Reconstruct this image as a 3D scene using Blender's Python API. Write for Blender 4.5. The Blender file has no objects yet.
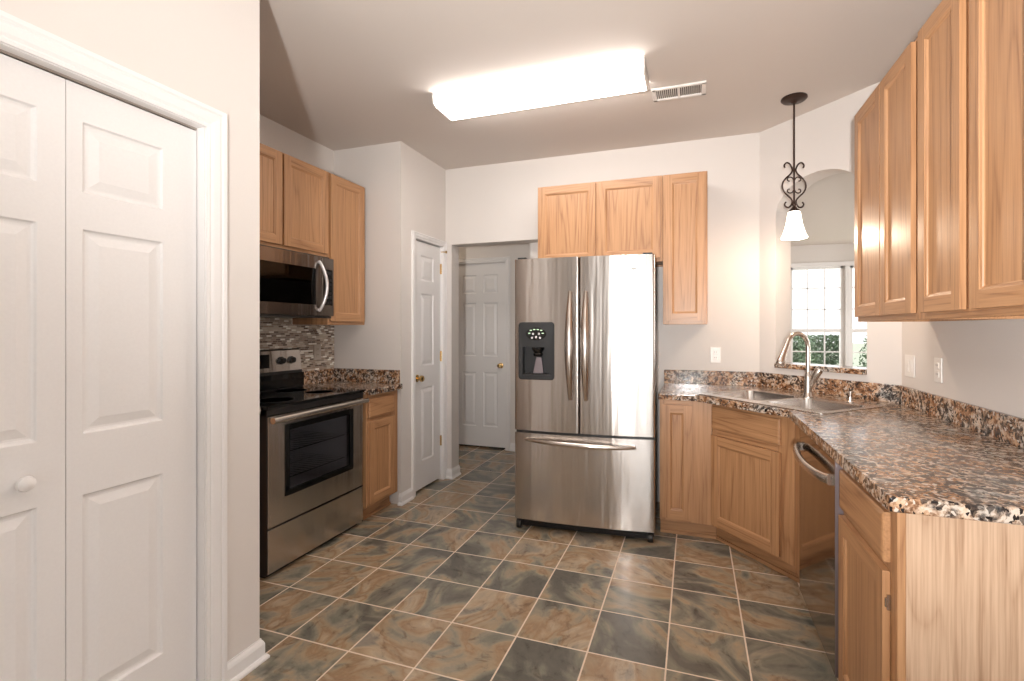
import bpy, bmesh, math, random
from mathutils import Vector, Matrix
random.seed(7)
PI = math.pi
C = bpy.context.scene.collection
S = bpy.context.scene

# ------------------------------------------------------------------ camera
EYE = 1.325
cam_d = bpy.data.cameras.new('camera'); cam = bpy.data.objects.new('camera', cam_d); C.objects.link(cam)
cam_d.sensor_width = 36.0; cam_d.lens = 482.05 / 1024 * 36.0
cam_d.shift_x = (512 - 530.5) / 1024; cam_d.shift_y = -(340.5 - 328.8) / 1024
cam_d.clip_start = 0.05; cam_d.clip_end = 200
cam.location = (0, 0, EYE); cam.rotation_euler = (PI / 2, 0, 0.3261)
S.camera = cam
# ------------------------------------------------------------------ colour management
S.view_settings.view_transform = 'Standard'; S.view_settings.look = 'None'
S.view_settings.gamma = 1.0; S.view_settings.use_curve_mapping = False
S.view_settings.exposure = 0.95
# ------------------------------------------------------------------ world: bright overcast sky
w = bpy.data.worlds.new('overcast_sky'); S.world = w; w.use_nodes = True
bg = w.node_tree.nodes['Background']; bg.inputs[0].default_value = (0.97, 0.985, 1.0, 1); bg.inputs[1].default_value = 1.15
# ------------------------------------------------------------------ daylight at the windows, the side ones added as fill, and the photographer's flash
def area(name, loc, target, sx, sy, power, col):
    d = bpy.data.lights.new(name, 'AREA'); d.shape = 'RECTANGLE'; d.size = sx; d.size_y = sy; d.energy = power; d.color = col
    o = bpy.data.objects.new(name, d); C.objects.link(o); o.location = loc
    o.rotation_euler = (Vector(target) - Vector(loc)).to_track_quat('-Z', 'Y').to_euler()
    return o
area('daylight_rear_window', (1.11, -4.78, 1.45), (1.11, 0, 1.35), .95, 1.9, 14, (0.98, 0.99, 1.0))
area('daylight_rear_window', (2.29, -4.78, 1.45), (2.29, 0, 1.35), 1.0, 1.9, 14, (0.98, 0.99, 1.0))
area('added_side_daylight', (4.85, -1.3, 1.45), (0, -1.3, 1.35), 2.4, 1.9, 38, (0.95, 0.975, 1.0))  # fill lamp added out of view to light the closet side
area('daylight_dining_window', (2.7, 11.6, 4.6), (2.6, 6.0, .3), 3.2, 2.4, 360, (1.0, 0.98, 0.96))
area('added_dining_side_fill', (5.0, 6.5, 1.5), (0, 6.5, 1.5), 2.9, 1.9, 85, (1.0, 0.99, 0.97))  # fill lamp added out of view to brighten the dining room
fl = bpy.data.lights.new('camera_flash', 'SPOT'); fl.energy = 300; fl.shadow_soft_size = 0.06; fl.spot_size = math.radians(128); fl.spot_blend = 1.0; fl.color = (1.0, 0.985, 0.97)
flo = bpy.data.objects.new('camera_flash', fl); C.objects.link(flo); flo.location = (-0.06, -0.74, 1.25); flo.rotation_euler = Vector((.15, .85, .62)).to_track_quat('-Z', 'Y').to_euler()

# ================================================================== helpers
def tag(o, label=None, cat=None, group=None, kind=None):
    if label: o['label'] = label
    if cat: o['category'] = cat
    if group: o['group'] = group
    if kind: o['kind'] = kind
    return o
def thing(name, label, cat, loc=(0, 0, 0), rz=0.0, group=None, parent=None):
    o = bpy.data.objects.new(name, None); C.objects.link(o); o.empty_display_size = .1
    o.location = loc; o.rotation_euler = (0, 0, rz)
    tag(o, label, cat, group); return o

class MB:
    def __init__(s): s.v = []; s.f = []; s.m = []; s.sm = []
    def add(s, vs, fs, m=0, sm=False):
        b = len(s.v); s.v += [tuple(v) for v in vs]
        for k, f in enumerate(fs):
            s.f.append([b + i for i in f]); s.m.append(m[k] if isinstance(m, (list, tuple)) else m); s.sm.append(sm)
        return s
    def box(s, x0, x1, y0, y1, z0, z1, m=0):
        x0, x1 = sorted((x0, x1)); y0, y1 = sorted((y0, y1)); z0, z1 = sorted((z0, z1))
        vs = [(x, y, z) for z in (z0, z1) for y in (y0, y1) for x in (x0, x1)]
        return s.add(vs, [(0, 2, 3, 1), (4, 5, 7, 6), (0, 1, 5, 4), (2, 6, 7, 3), (0, 4, 6, 2), (1, 3, 7, 5)], m)
    def quad(s, a, b, c, d, m=0): return s.add([a, b, c, d], [(0, 1, 2, 3)], m)
    def prism(s, poly, lo, hi, axis='z', m=0, sm=False):
        # poly: list of 2d points; axis z:(x,y) x:(y,z) y:(x,z)
        def P(p, h):
            return {'z': (p[0], p[1], h), 'x': (h, p[0], p[1]), 'y': (p[0], h, p[1])}[axis]
        n = len(poly); vs = [P(p, lo) for p in poly] + [P(p, hi) for p in poly]
        s.add(vs, [list(range(n))[::-1], list(range(n, 2 * n))], m)
        return s.add(vs, [(i, (i + 1) % n, n + (i + 1) % n, n + i) for i in range(n)], m, sm)
    def tube(s, pts, r, seg=12, m=0, caps=True, flat=1.0, up=None):
        pts = [Vector(p) for p in pts]; n = len(pts)
        rr = r if isinstance(r, (list, tuple)) else [r] * n
        vs = []; prev = None
        for i, p in enumerate(pts):
            t = (pts[min(i + 1, n - 1)] - pts[max(i - 1, 0)]).normalized()
            if prev is None:
                a = Vector(up) if up else (Vector((0, 0, 1)) if abs(t.z) < .9 else Vector((1, 0, 0)))
            else: a = prev
            u = (a - t * a.dot(t)).normalized(); prev = u; v = t.cross(u)
            for k in range(seg):
                q = 2 * PI * k / seg
                vs.append(p + u * math.cos(q) * rr[i] * flat + v * math.sin(q) * rr[i])
        fs = [(i * seg + k, i * seg + (k + 1) % seg, (i + 1) * seg + (k + 1) % seg, (i + 1) * seg + k) for i in range(n - 1) for k in range(seg)]
        s.add(vs, fs, m, True)
        if caps:
            s.add(vs[:seg], [list(range(seg))[::-1]], m); s.add(vs[-seg:], [list(range(seg))], m)
        return s
    def lathe(s, prof, c=(0, 0, 0), axis='z', seg=24, m=0):
        # prof: (radius, height) pairs
        vs = []
        for r, h in prof:
            for k in range(seg):
                q = 2 * PI * k / seg; a, b = r * math.cos(q), r * math.sin(q)
                p = {'z': (a, b, h), 'y': (a, h, b), 'x': (h, a, b)}[axis]
                vs.append((c[0] + p[0], c[1] + p[1], c[2] + p[2]))
        n = len(prof)
        fs = [(i * seg + k, i * seg + (k + 1) % seg, (i + 1) * seg + (k + 1) % seg, (i + 1) * seg + k) for i in range(n - 1) for k in range(seg)]
        s.add(vs, fs, m, True)
        if prof[0][0] > 1e-5: s.add(vs[:seg], [list(range(seg))[::-1]], m)
        if prof[-1][0] > 1e-5: s.add(vs[-seg:], [list(range(seg))], m)
        return s
    def build(s, name, mats, parent=None, bevel=0.0, seg=1, xf=None, uv=False, loc=None):
        me = bpy.data.meshes.new(name)
        vs = [tuple(xf @ Vector(v)) for v in s.v] if xf is not None else s.v
        me.from_pydata(vs, [], s.f)
        for mt in (mats if isinstance(mats, (list, tuple)) else [mats]): me.materials.append(mt)
        for p, mi, sm in zip(me.polygons, s.m, s.sm): p.material_index = mi; p.use_smooth = sm
        if uv:
            l = me.uv_layers.new(name='UVMap')
            for lp in me.loops:
                co = me.vertices[lp.vertex_index].co; l.data[lp.index].uv = (co.x, co.z)
        bm = bmesh.new(); bm.from_mesh(me)
        bmesh.ops.remove_doubles(bm, verts=bm.verts, dist=1e-5)
        bmesh.ops.recalc_face_normals(bm, faces=bm.faces)
        bm.to_mesh(me); bm.free(); me.update()
        if any(s.sm): me.set_sharp_from_angle(angle=math.radians(38))
        o = bpy.data.objects.new(name, me); C.objects.link(o)
        if parent: o.parent = parent
        if loc: o.location = loc
        if bevel:
            b = o.modifiers.new('bevel', 'BEVEL'); b.width = bevel; b.segments = seg; b.limit_method = 'ANGLE'; b.angle_limit = math.radians(40)
        return o
def struct(name, mb, mats, bevel=0.0, parent=None, **k):
    o = mb.build(name, mats, parent, bevel, **k)
    o['kind'] = 'structure'
    return o

# ================================================================== materials
class NT:
    def __init__(s, name):
        s.mat = bpy.data.materials.new(name); s.mat.use_nodes = True; s.t = s.mat.node_tree; s.b = s.t.nodes['Principled BSDF']
        s.out = s.t.nodes['Material Output']
    def n(s, typ, **k):
        nd = s.t.nodes.new(typ)
        for a, v in k.items():
            if a.startswith('i_'):
                key = a[2:]; key = int(key) if key.isdigit() else key.replace('_', ' ')
                if hasattr(v, 'is_linked') or isinstance(v, bpy.types.NodeSocket): s.t.links.new(v, nd.inputs[key])
                else: nd.inputs[key].default_value = v
            else: setattr(nd, a, v)
        return nd
    def link(s, a, b): s.t.links.new(a, b)
    def math(s, op, a, b=None, c=None):
        nd = s.t.nodes.new('ShaderNodeMath'); nd.operation = op
        for i, v in enumerate((a, b, c)):
            if v is None: continue
            if isinstance(v, bpy.types.NodeSocket): s.t.links.new(v, nd.inputs[i])
            else: nd.inputs[i].default_value = v
        return nd.outputs[0]
    def ramp(s, fac, stops, interp='LINEAR'):
        nd = s.t.nodes.new('ShaderNodeValToRGB'); cr = nd.color_ramp; cr.interpolation = interp
        while len(cr.elements) < len(stops): cr.elements.new(0.5)
        for e, (p, c) in zip(cr.elements, stops): e.position = p; e.color = (*c, 1) if len(c) == 3 else c
        s.link(fac, nd.inputs[0]); return nd.outputs[0]
    def mix(s, fac, a, b, mode='MIX'):
        nd = s.t.nodes.new('ShaderNodeMix'); nd.data_type = 'RGBA'; nd.blend_type = mode
        for i, v in ((0, fac), (6, a), (7, b)):
            if isinstance(v, bpy.types.NodeSocket): s.t.links.new(v, nd.inputs[i])
            else: nd.inputs[i].default_value = v if not isinstance(v, tuple) else (*v, 1)[:4]
        return nd.outputs[2]
    def set(s, **k):
        for a, v in k.items():
            key = a.replace('_', ' ')
            if isinstance(v, bpy.types.NodeSocket): s.link(v, s.b.inputs[key])
            else: s.b.inputs[key].default_value = (*v, 1) if isinstance(v, tuple) and len(v) == 3 else v
        return s
    def bump(s, h, strength=.2, dist=.002):
        nd = s.n('ShaderNodeBump', i_Strength=strength, i_Distance=dist, i_Height=h); s.link(nd.outputs[0], s.b.inputs['Normal'])

def plain(name, col, rough=.5, metal=0.0, bump=0.0, bscale=200, **k):
    t = NT(name); t.set(Base_Color=col, Roughness=rough, Metallic=metal, **k)
    tc = t.n('ShaderNodeTexCoord')
    nz = t.n('ShaderNodeTexNoise', i_Vector=tc.outputs['Object'], i_Scale=bscale, i_Detail=2.0)
    if bump: t.bump(nz.outputs[0], bump, .001)
    v = t.ramp(nz.outputs[0], [(0.3, tuple(c * .985 for c in col)), (0.7, tuple(min(1, c * 1.01) for c in col))])
    t.set(Base_Color=v)
    return t.mat

M = {}
M['wall'] = plain('wall_paint', (0.69, 0.64, 0.60), .75, bump=.08, bscale=350)
M['ceiling'] = plain('ceiling_paint', (0.63, 0.565, 0.515), .85, bump=.1, bscale=250)
M['trim'] = plain('white_trim_paint', (0.80, 0.775, 0.76), .35)
M['door'] = plain('white_door_paint', (0.80, 0.775, 0.76), .38, bump=.03, bscale=120)
M['white_plastic'] = plain('white_plastic', (0.80, 0.76, 0.72), .35)
M['black_plastic'] = plain('black_plastic', (0.016, 0.014, 0.013), .35)
M['black_gloss'] = plain('black_glass', (0.006, 0.006, 0.006), .06, bump=0)
M['dark_grey'] = plain('dark_grey_plastic', (0.010, 0.009, 0.009), .45)
M['grey_side'] = plain('grey_painted_steel', (0.10, 0.085, 0.08), .45)
M['brass'] = plain('brass', (0.75, 0.52, 0.22), .22, 1.0)
M['bronze'] = plain('oil_rubbed_bronze', (0.055, 0.032, 0.024), .42, .6)
M['nickel'] = plain('brushed_nickel', (0.60, 0.54, 0.49), .24, 1.0)
M['chrome'] = plain('satin_chrome', (0.78, 0.76, 0.75), .18, 1.0)
M['shade_dark'] = plain('dark_void_shade', (0.05, 0.04, 0.035), .8)  # dark colour standing in for the shade inside unlit voids
M['edge'] = plain('purple_grey_steel_edge', (0.24, 0.20, 0.21), .35, .5)
M['enamel'] = plain('grey_enamel', (0.55, 0.54, 0.54), .3)
M['silver'] = plain('silver_plastic', (0.75, 0.72, 0.72), .25, .5)

def steel(name, col, rough, aniso=.75):
    t = NT(name); t.set(Base_Color=col, Roughness=rough, Metallic=1.0)
    t.b.inputs['Anisotropic'].default_value = aniso; t.b.inputs['Anisotropic Rotation'].default_value = 0.25
    tg = t.n('ShaderNodeTangent', direction_type='UV_MAP'); t.link(tg.outputs[0], t.b.inputs['Tangent'])
    tc = t.n('ShaderNodeTexCoord'); mp = t.n('ShaderNodeMapping', i_Vector=tc.outputs['Object']); mp.inputs['Scale'].default_value = (2, 2, 400)
    nz = t.n('ShaderNodeTexNoise', i_Vector=mp.outputs[0], i_Scale=1.0, i_Detail=3.0)
    r = t.n('ShaderNodeMapRange', i_Value=nz.outputs[0]); r.inputs[3].default_value = rough * .95; r.inputs[4].default_value = rough * 1.05
    t.set(Roughness=r.outputs[0])
    m2 = t.n('ShaderNodeMapping', i_Vector=tc.outputs['Object']); m2.inputs['Scale'].default_value = (13, 13, .7)
    n2 = t.n('ShaderNodeTexNoise', i_Vector=m2.outputs[0], i_Scale=1.0, i_Detail=2.0); t.bump(n2.outputs[0], .6, .006)
    return t.mat
M['steel'] = steel('brushed_stainless', (0.60, 0.56, 0.525), .22)
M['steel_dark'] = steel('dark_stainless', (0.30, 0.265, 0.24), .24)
M['steel_mirror'] = plain('glossy_dark_steel', (0.30, 0.26, 0.23), .07, 1.0)
M['sink_steel'] = plain('satin_sink_steel', (0.74, 0.71, 0.68), .24, 1.0)

def oak(name, axis, light=(0.50, 0.268, 0.128), dark=(0.275, 0.125, 0.054), rough=.42, contrast=1.0, ringw=.46, porew=1.5):
    t = NT(name)
    tc = t.n('ShaderNodeTexCoord'); oi = t.n('ShaderNodeObjectInfo')
    off = t.n('ShaderNodeVectorMath', operation='SCALE'); off.inputs[0].default_value = (3.1, 5.7, 7.3); t.link(oi.outputs['Random'], off.inputs['Scale'])
    ad = t.n('ShaderNodeVectorMath', operation='ADD'); t.link(tc.outputs['Object'], ad.inputs[0]); t.link(off.outputs[0], ad.inputs[1])
    def mapd(across, along):
        mp = t.n('ShaderNodeMapping', i_Vector=ad.outputs[0])
        mp.inputs['Scale'].default_value = (along, across, across) if axis == 'x' else ((across, along, across) if axis == 'y' else (across, across, along))
        return mp.outputs[0]
    n1 = t.n('ShaderNodeTexNoise', i_Vector=mapd(5.5, .32), i_Scale=1.0, i_Detail=1.5, i_Roughness=.45)
    ring = t.math('PINGPONG', t.math('MULTIPLY', n1.outputs[0], 34.0), 1.0)
    ring = t.math('POWER', ring, 3.0)
    n2 = t.n('ShaderNodeTexNoise', i_Vector=mapd(170, 4.5), i_Scale=1.0, i_Detail=3.0)
    n3 = t.n('ShaderNodeTexNoise', i_Vector=mapd(28, 1.2), i_Scale=1.0, i_Detail=3.0)
    pore = t.math('SUBTRACT', n2.outputs[0], .5)
    f = t.math('ADD', t.math('MULTIPLY', ring, ringw), t.math('MULTIPLY', pore, porew))
    f = t.math('ADD', f, t.math('MULTIPLY', n3.outputs[0], .5))
    f = t.math('ADD', f, t.math('MULTIPLY', oi.outputs['Random'], .12))
    col = t.ramp(f, [(0.05, light), (0.55, tuple((a * .62 + b * .38) for a, b in zip(light, dark))), (1.0, dark)])
    t.set(Base_Color=col, Roughness=rough); t.b.inputs['Coat Weight'].default_value = .05; t.b.inputs['Coat Roughness'].default_value = .2
    t.bump(f, .12, .0006); return t.mat
M['oak_v'] = oak('oak_vertical', 'z'); M['oak_h'] = oak('oak_horizontal', 'x')
M['oak_panel'] = oak('oak_end_panel', 'z', light=(0.60, 0.41, 0.275), dark=(0.33, 0.185, 0.10), rough=.5, contrast=1.3, ringw=.42, porew=2.0)
M['oak_in'] = oak('oak_shelf_board', 'y', light=(0.50, 0.29, 0.14), dark=(0.34, 0.17, 0.08), rough=.5)
OAK = [M['oak_v'], M['oak_h']]

def granite():
    t = NT('granite_laminate'); tc = t.n('ShaderNodeTexCoord')
    wn = t.n('ShaderNodeTexNoise', i_Vector=tc.outputs['Object'], i_Scale=14.0, i_Detail=3.0)
    dv = t.n('ShaderNodeVectorMath', operation='SCALE', i_0=wn.outputs['Color']); dv.inputs['Scale'].default_value = .06
    av = t.n('ShaderNodeVectorMath', operation='ADD'); t.link(tc.outputs['Object'], av.inputs[0]); t.link(dv.outputs[0], av.inputs[1])
    V = av.outputs[0]
    a = t.n('ShaderNodeTexNoise', i_Vector=V, i_Scale=34.0, i_Detail=6.0, i_Roughness=.72)
    b = t.n('ShaderNodeTexNoise', i_Vector=V, i_Scale=8.0, i_Detail=4.0, i_Roughness=.6)
    v1 = t.n('ShaderNodeTexVoronoi', i_Vector=V, i_Scale=120.0)
    v2 = t.n('ShaderNodeTexVoronoi', i_Vector=V, i_Scale=70.0)
    base = t.ramp(a.outputs[0], [(0.30, (0.012, 0.010, 0.010)), (0.41, (0.035, 0.024, 0.019)), (0.46, (0.16, 0.10, 0.068)), (0.52, (0.40, 0.29, 0.21)), (0.59, (0.64, 0.53, 0.44)), (0.72, (0.40, 0.34, 0.29))])
    rust = t.ramp(a.outputs[0], [(0.34, (0.03, 0.014, 0.008)), (0.47, (0.24, 0.11, 0.05)), (0.6, (0.56, 0.36, 0.22))])
    grey = t.ramp(a.outputs[0], [(0.32, (0.015, 0.017, 0.02)), (0.46, (0.13, 0.125, 0.118)), (0.58, (0.46, 0.43, 0.39))])
    c = t.mix(t.ramp(b.outputs[0], [(0.46, (0, 0, 0)), (0.56, (1, 1, 1))]), base, rust)
    c = t.mix(t.ramp(b.outputs[0], [(0.36, (1, 1, 1)), (0.46, (0, 0, 0))]), c, grey)
    sp = t.n('ShaderNodeSeparateColor', i_0=v1.outputs['Color'])
    c = t.mix(t.math('GREATER_THAN', sp.outputs[0], .86), c, (0.018, 0.014, 0.013))
    c = t.mix(t.math('GREATER_THAN', sp.outputs[1], .90), c, (0.55, 0.47, 0.40))
    sp2 = t.n('ShaderNodeSeparateColor', i_0=v2.outputs['Color'])
    c = t.mix(t.math('MULTIPLY', t.math('GREATER_THAN', sp2.outputs[0], .88), .8), c, (0.03, 0.022, 0.02))
    t.set(Base_Color=c, Roughness=.16); return t.mat
M['granite'] = granite()

TILE, TX, TY = 0.3102, -1.033, 2.8775
def slate():
    t = NT('slate_floor_tile'); tc = t.n('ShaderNodeTexCoord'); sx = t.n('ShaderNodeSeparateXYZ', i_0=tc.outputs['Object'])
    u = t.math('DIVIDE', t.math('SUBTRACT', sx.outputs[0], TX), TILE); v = t.math('DIVIDE', t.math('SUBTRACT', sx.outputs[1], TY), TILE)
    fu, fv = t.math('FRACT', u), t.math('FRACT', v)
    eu = t.math('MINIMUM', fu, t.math('SUBTRACT', 1.0, fu)); ev = t.math('MINIMUM', fv, t.math('SUBTRACT', 1.0, fv))
    e = t.math('MULTIPLY', t.math('MINIMUM', eu, ev), TILE)
    wob = t.n('ShaderNodeTexNoise', i_Vector=tc.outputs['Object'], i_Scale=60.0, i_Detail=2.0)
    e = t.math('ADD', e, t.math('MULTIPLY', t.math('SUBTRACT', wob.outputs[0], .5), .0016))
    grout = t.n('ShaderNodeMapRange', i_Value=e); grout.inputs[1].default_value = .0026; grout.inputs[2].default_value = .0040; grout.inputs[3].default_value = 1; grout.inputs[4].default_value = 0
    cell = t.n('ShaderNodeCombineXYZ', i_0=t.math('FLOOR', u), i_1=t.math('FLOOR', v))
    wn = t.n('ShaderNodeTexWhiteNoise', noise_dimensions='2D', i_Vector=cell.outputs[0]); ws = t.n('ShaderNodeSeparateColor', i_0=wn.outputs['Color'])
    off = t.n('ShaderNodeVectorMath', operation='SCALE', i_0=wn.outputs['Color']); off.inputs['Scale'].default_value = 37.0
    # turn the streaks of each tile by its own angle
    rot = t.n('ShaderNodeVectorRotate', rotation_type='Z_AXIS', i_Vector=tc.outputs['Object'], i_Angle=t.math('MULTIPLY', ws.outputs[1], 6.28))
    pv = t.n('ShaderNodeVectorMath', operation='ADD'); t.link(rot.outputs[0], pv.inputs[0]); t.link(off.outputs[0], pv.inputs[1])
    mp = t.n('ShaderNodeMapping', i_Vector=pv.outputs[0]); mp.inputs['Scale'].default_value = (1.0, 1.5, 1)
    a = t.n('ShaderNodeTexNoise', i_Vector=mp.outputs[0], i_Scale=3.0, i_Detail=8.0, i_Roughness=.50, i_Distortion=1.1)
    b = t.n('ShaderNodeTexNoise', i_Vector=mp.outputs[0], i_Scale=13.0, i_Detail=6.0, i_Roughness=.62, i_Distortion=.7)
    k = t.math('ADD', a.outputs[0], t.math('MULTIPLY', t.math('SUBTRACT', ws.outputs[0], .5), .22))
    c = t.ramp(k, [(0.34, (0.125, 0.118, 0.10)), (0.43, (0.215, 0.200, 0.158)), (0.47, (0.29, 0.255, 0.195)), (0.52, (0.37, 0.285, 0.19)), (0.58, (0.32, 0.21, 0.125)), (0.66, (0.46, 0.36, 0.25)), (0.75, (0.28, 0.245, 0.20))])
    d = t.ramp(b.outputs[0], [(0.30, (0.55, 0.50, 0.48)), (0.43, (.92, .92, .92)), (0.7, (1.15, 1.13, 1.1))])
    c = t.mix(1.0, c, d, 'MULTIPLY')
    c = t.mix(grout.outputs[0], c, (0.72, 0.58, 0.45))
    r = t.n('ShaderNodeMapRange', i_Value=b.outputs[0]); r.inputs[3].default_value = .14; r.inputs[4].default_value = .28
    t.set(Base_Color=c, Roughness=t.mix(grout.outputs[0], r.outputs[0], (0.7, .7, .7)))
    h = t.math('SUBTRACT', t.math('MULTIPLY', b.outputs[0], .25), t.math('MULTIPLY', grout.outputs[0], .8)); t.bump(h, .35, .0018)
    return t.mat
M['slate'] = slate()

def mosaic():
    t = NT('glass_mosaic'); tc = t.n('ShaderNodeTexCoord'); sx = t.n('ShaderNodeSeparateXYZ', i_0=tc.outputs['Object'])
    H, L = .0128, .040
    row = t.math('DIVIDE', sx.outputs[2], H); fr = t.math('FRACT', row); ri = t.math('FLOOR', row)
    wr = t.n('ShaderNodeTexWhiteNoise', noise_dimensions='1D', i_W=ri)
    col = t.math('ADD', t.math('DIVIDE', sx.outputs[0], L), t.math('MULTIPLY', wr.outputs[0], 7.0)); fc = t.math('FRACT', col); ci = t.math('FLOOR', col)
    eu = t.math('MULTIPLY', t.math('MINIMUM', fc, t.math('SUBTRACT', 1.0, fc)), L); ev = t.math('MULTIPLY', t.math('MINIMUM', fr, t.math('SUBTRACT', 1.0, fr)), H)
    g = t.math('LESS_THAN', t.math('MINIMUM', eu, ev), .0011)
    cell = t.n('ShaderNodeCombineXYZ', i_0=ci, i_1=ri); wn = t.n('ShaderNodeTexWhiteNoise', noise_dimensions='2D', i_Vector=cell.outputs[0])
    c = t.ramp(wn.outputs[0], [(0.0, (0.15, 0.10, 0.075)), (0.18, (0.36, 0.27, 0.21)), (0.40, (0.52, 0.43, 0.34)), (0.60, (0.28, 0.22, 0.18)), (0.72, (0.60, 0.52, 0.43)), (0.86, (0.88, 0.84, 0.76))], 'CONSTANT')
    c = t.mix(g, c, (0.46, 0.40, 0.34))
    t.set(Base_Color=c, Roughness=t.mix(g, (0.12, .12, .12), (.7, .7, .7))); t.bump(t.math('SUBTRACT', 1.0, g), .4, .001); return t.mat
M['mosaic'] = mosaic()

def glass(name, tint=(1, 1, 1)):
    t = NT(name); nt = t.t; nt.nodes.remove(t.b)
    tr = t.n('ShaderNodeBsdfTransparent'); tr.inputs[0].default_value = (*tint, 1)
    gl = t.n('ShaderNodeBsdfGlossy'); gl.inputs['Roughness'].default_value = .02
    ge = t.n('ShaderNodeNewGeometry'); dt = t.n('ShaderNodeVectorMath', operation='DOT_PRODUCT'); t.link(ge.outputs['Normal'], dt.inputs[0]); t.link(ge.outputs['Incoming'], dt.inputs[1])
    fr = t.math('ADD', .035, t.math('MULTIPLY', .95, t.math('POWER', t.math('SUBTRACT', 1.0, t.math('ABSOLUTE', dt.outputs['Value'])), 5.0)))
    mx = t.n('ShaderNodeMixShader'); t.link(fr, mx.inputs[0]); t.link(tr.outputs[0], mx.inputs[1]); t.link(gl.outputs[0], mx.inputs[2]); t.link(mx.outputs[0], t.out.inputs[0])
    return t.mat
M['glass'] = glass('window_glass'); M['oven_glass'] = glass('oven_door_glass', (.72, .71, .72)); M['micro_glass'] = glass('microwave_glass', (.25, .22, .2))
def emis(name, col, strength, base=(.9, .88, .85)):
    t = NT(name); t.set(Base_Color=base, Roughness=.4, Emission_Color=col, Emission_Strength=strength); return t.mat
M['lens'] = emis('lit_prismatic_lens', (1.0, 0.955, 0.915), 8.2)
M['bulb_glass'] = emis('lit_frosted_glass', (1.0, 0.90, 0.78), 1.5)
M['dim_glass'] = emis('dim_frosted_glass', (1.0, .86, .7), 1.0)
M['led'] = emis('display_glow', (0.6, 0.8, 0.5), .6, (.2, .25, .2))
M['lawn'] = plain('lawn_grass', (0.42, 0.45, 0.34), .9, bscale=8)
M['leaf'] = plain('shrub_leaf', (0.10, 0.15, 0.085), .6, bscale=3)
M['siding'] = plain('pale_siding', (0.8, 0.8, 0.8), .8)
M['roof'] = plain('grey_shingles', (0.5, 0.5, 0.5), .9)

# ================================================================== measured layout (metres, camera over the origin)
XL, XC, XP, XR = -2.71, -1.645, -2.09, 1.09       # kitchen left wall, closet wall, pantry wall, right wall
YB, YS, YC = 3.82, 3.13, 1.48                     # back wall, side of the pantry, end of the closet wall
H = 2.74
DS = 4.27                                          # the cut corner wall lies on x + y = DS
T = .12
# ------------------------------------------------------------------ floor, ceiling
m = MB(); m.box(-4.2, 5.2, -4.6, 9.4, -.1, 0); struct('floor', m, M['slate'])
m = MB(); m.box(-4.2, 5.2, -4.6, 9.5, H, H + .12); struct('ceiling', m, M['ceiling'])
# ------------------------------------------------------------------ walls
W = M['wall']
m = MB(); m.box(XL - T, XL, -.5, YS + .05, 0, H); struct('wall_left', m, W)
CY0, CY1, CZ = -.275, 1.252, 2.045                 # closet opening
m = MB(); m.box(XC - .115, XC, -4.5, CY0, 0, H); m.box(XC - .115, XC, CY1, YC, 0, H); m.box(XC - .115, XC, CY0, CY1, CZ, H)
m.box(XL, XC - .115, YC - .115, YC, 0, H); m.box(XL, XC - .115, -.5, -.4, 0, H)
struct('wall_closet', m, W)
PY0, PY1, PZ = 3.322, 3.768, 2.045                 # pantry door opening
m = MB(); m.box(XL - T, XP, YS, YS + .1, 0, H); m.box(XP - .1, XP, YS + .1, PY0, 0, H); m.box(XP - .1, XP, PY1, YB, 0, H); m.box(XP - .1, XP, PY0, PY1, PZ, H)
m.box(XL - T, XL - .02, YS + .1, YB, 0, H)
struct('wall_pantry', m, W)
OX0, OX1, OZ = -2.03, -1.16, 2.07                  # opening to the hall
cb = (DS - YB)                                     # x where the back wall meets the cut corner
m = MB(); m.box(-3.3, OX0, YB, YB + .14, 0, H); m.box(OX0, OX1, YB, YB + .14, OZ, H)
m.prism([(OX1, YB), (cb, YB), (cb + .05, YB + .14), (OX1, YB + .14)], 0, H)
struct('wall_back', m, W)
# hall
m = MB(); m.box(-3.3, -2.585, 4.9, 5.0, 0, H); m.box(-1.935, -1.2, 4.9, 5.0, 0, H); m.box(-2.585, -1.935, 4.9, 5.0, 2.05, H); struct('wall_hall_back', m, W)
m = MB(); m.box(-3.4, -3.3, YB, 5.0, 0, H); struct('wall_hall_left', m, W)
m = MB(); m.box(-1.34, OX1, YB + .14, 4.9, 0, H); struct('wall_hall_right', m, W)
# right wall
m = MB(); m.prism([(XR, 1.38), (XR, DS - XR), (XR + .16, DS - XR + .02), (XR + .16, 1.38)], 0, H); struct('wall_right', m, W)
# cut corner wall with the arched pass-through: local u along (1,-1)/r2 from the back wall corner
r2 = math.sqrt(2)
U0 = (.542 - cb) * r2; U1 = (.962 - cb) * r2; UL = (XR - cb) * r2
SZ = 1.055; AZ, AH = 2.10, .235                     # springing height and rise of the arch
def corner_wall():
    m = MB(); D = .16; n = 20
    m.box(-.02, U0, 0, D, 0, H); m.box(U1, UL + .02, 0, D, 0, H); m.box(U0, U1, 0, D, 0, SZ)
    um, ur = (U0 + U1) / 2, (U1 - U0) / 2
    pts = [(um - ur * math.cos(PI * k / n), AZ + AH * math.sin(PI * k / n)) for k in range(n + 1)]
    for a, b in zip(pts, pts[1:]):
        m.quad((a[0], 0, a[1]), (b[0], 0, b[1]), (b[0], 0, H), (a[0], 0, H)); m.quad((a[0], D, a[1]), (b[0], D, b[1]), (b[0], D, H), (a[0], D, H))
        m.quad((a[0], 0, a[1]), (b[0], 0, b[1]), (b[0], D, b[1]), (a[0], D, a[1]))
    return m
o = struct('wall_corner', corner_wall(), W); o.location = (cb, YB, 0); o.rotation_euler = (0, 0, -PI / 4)
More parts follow.
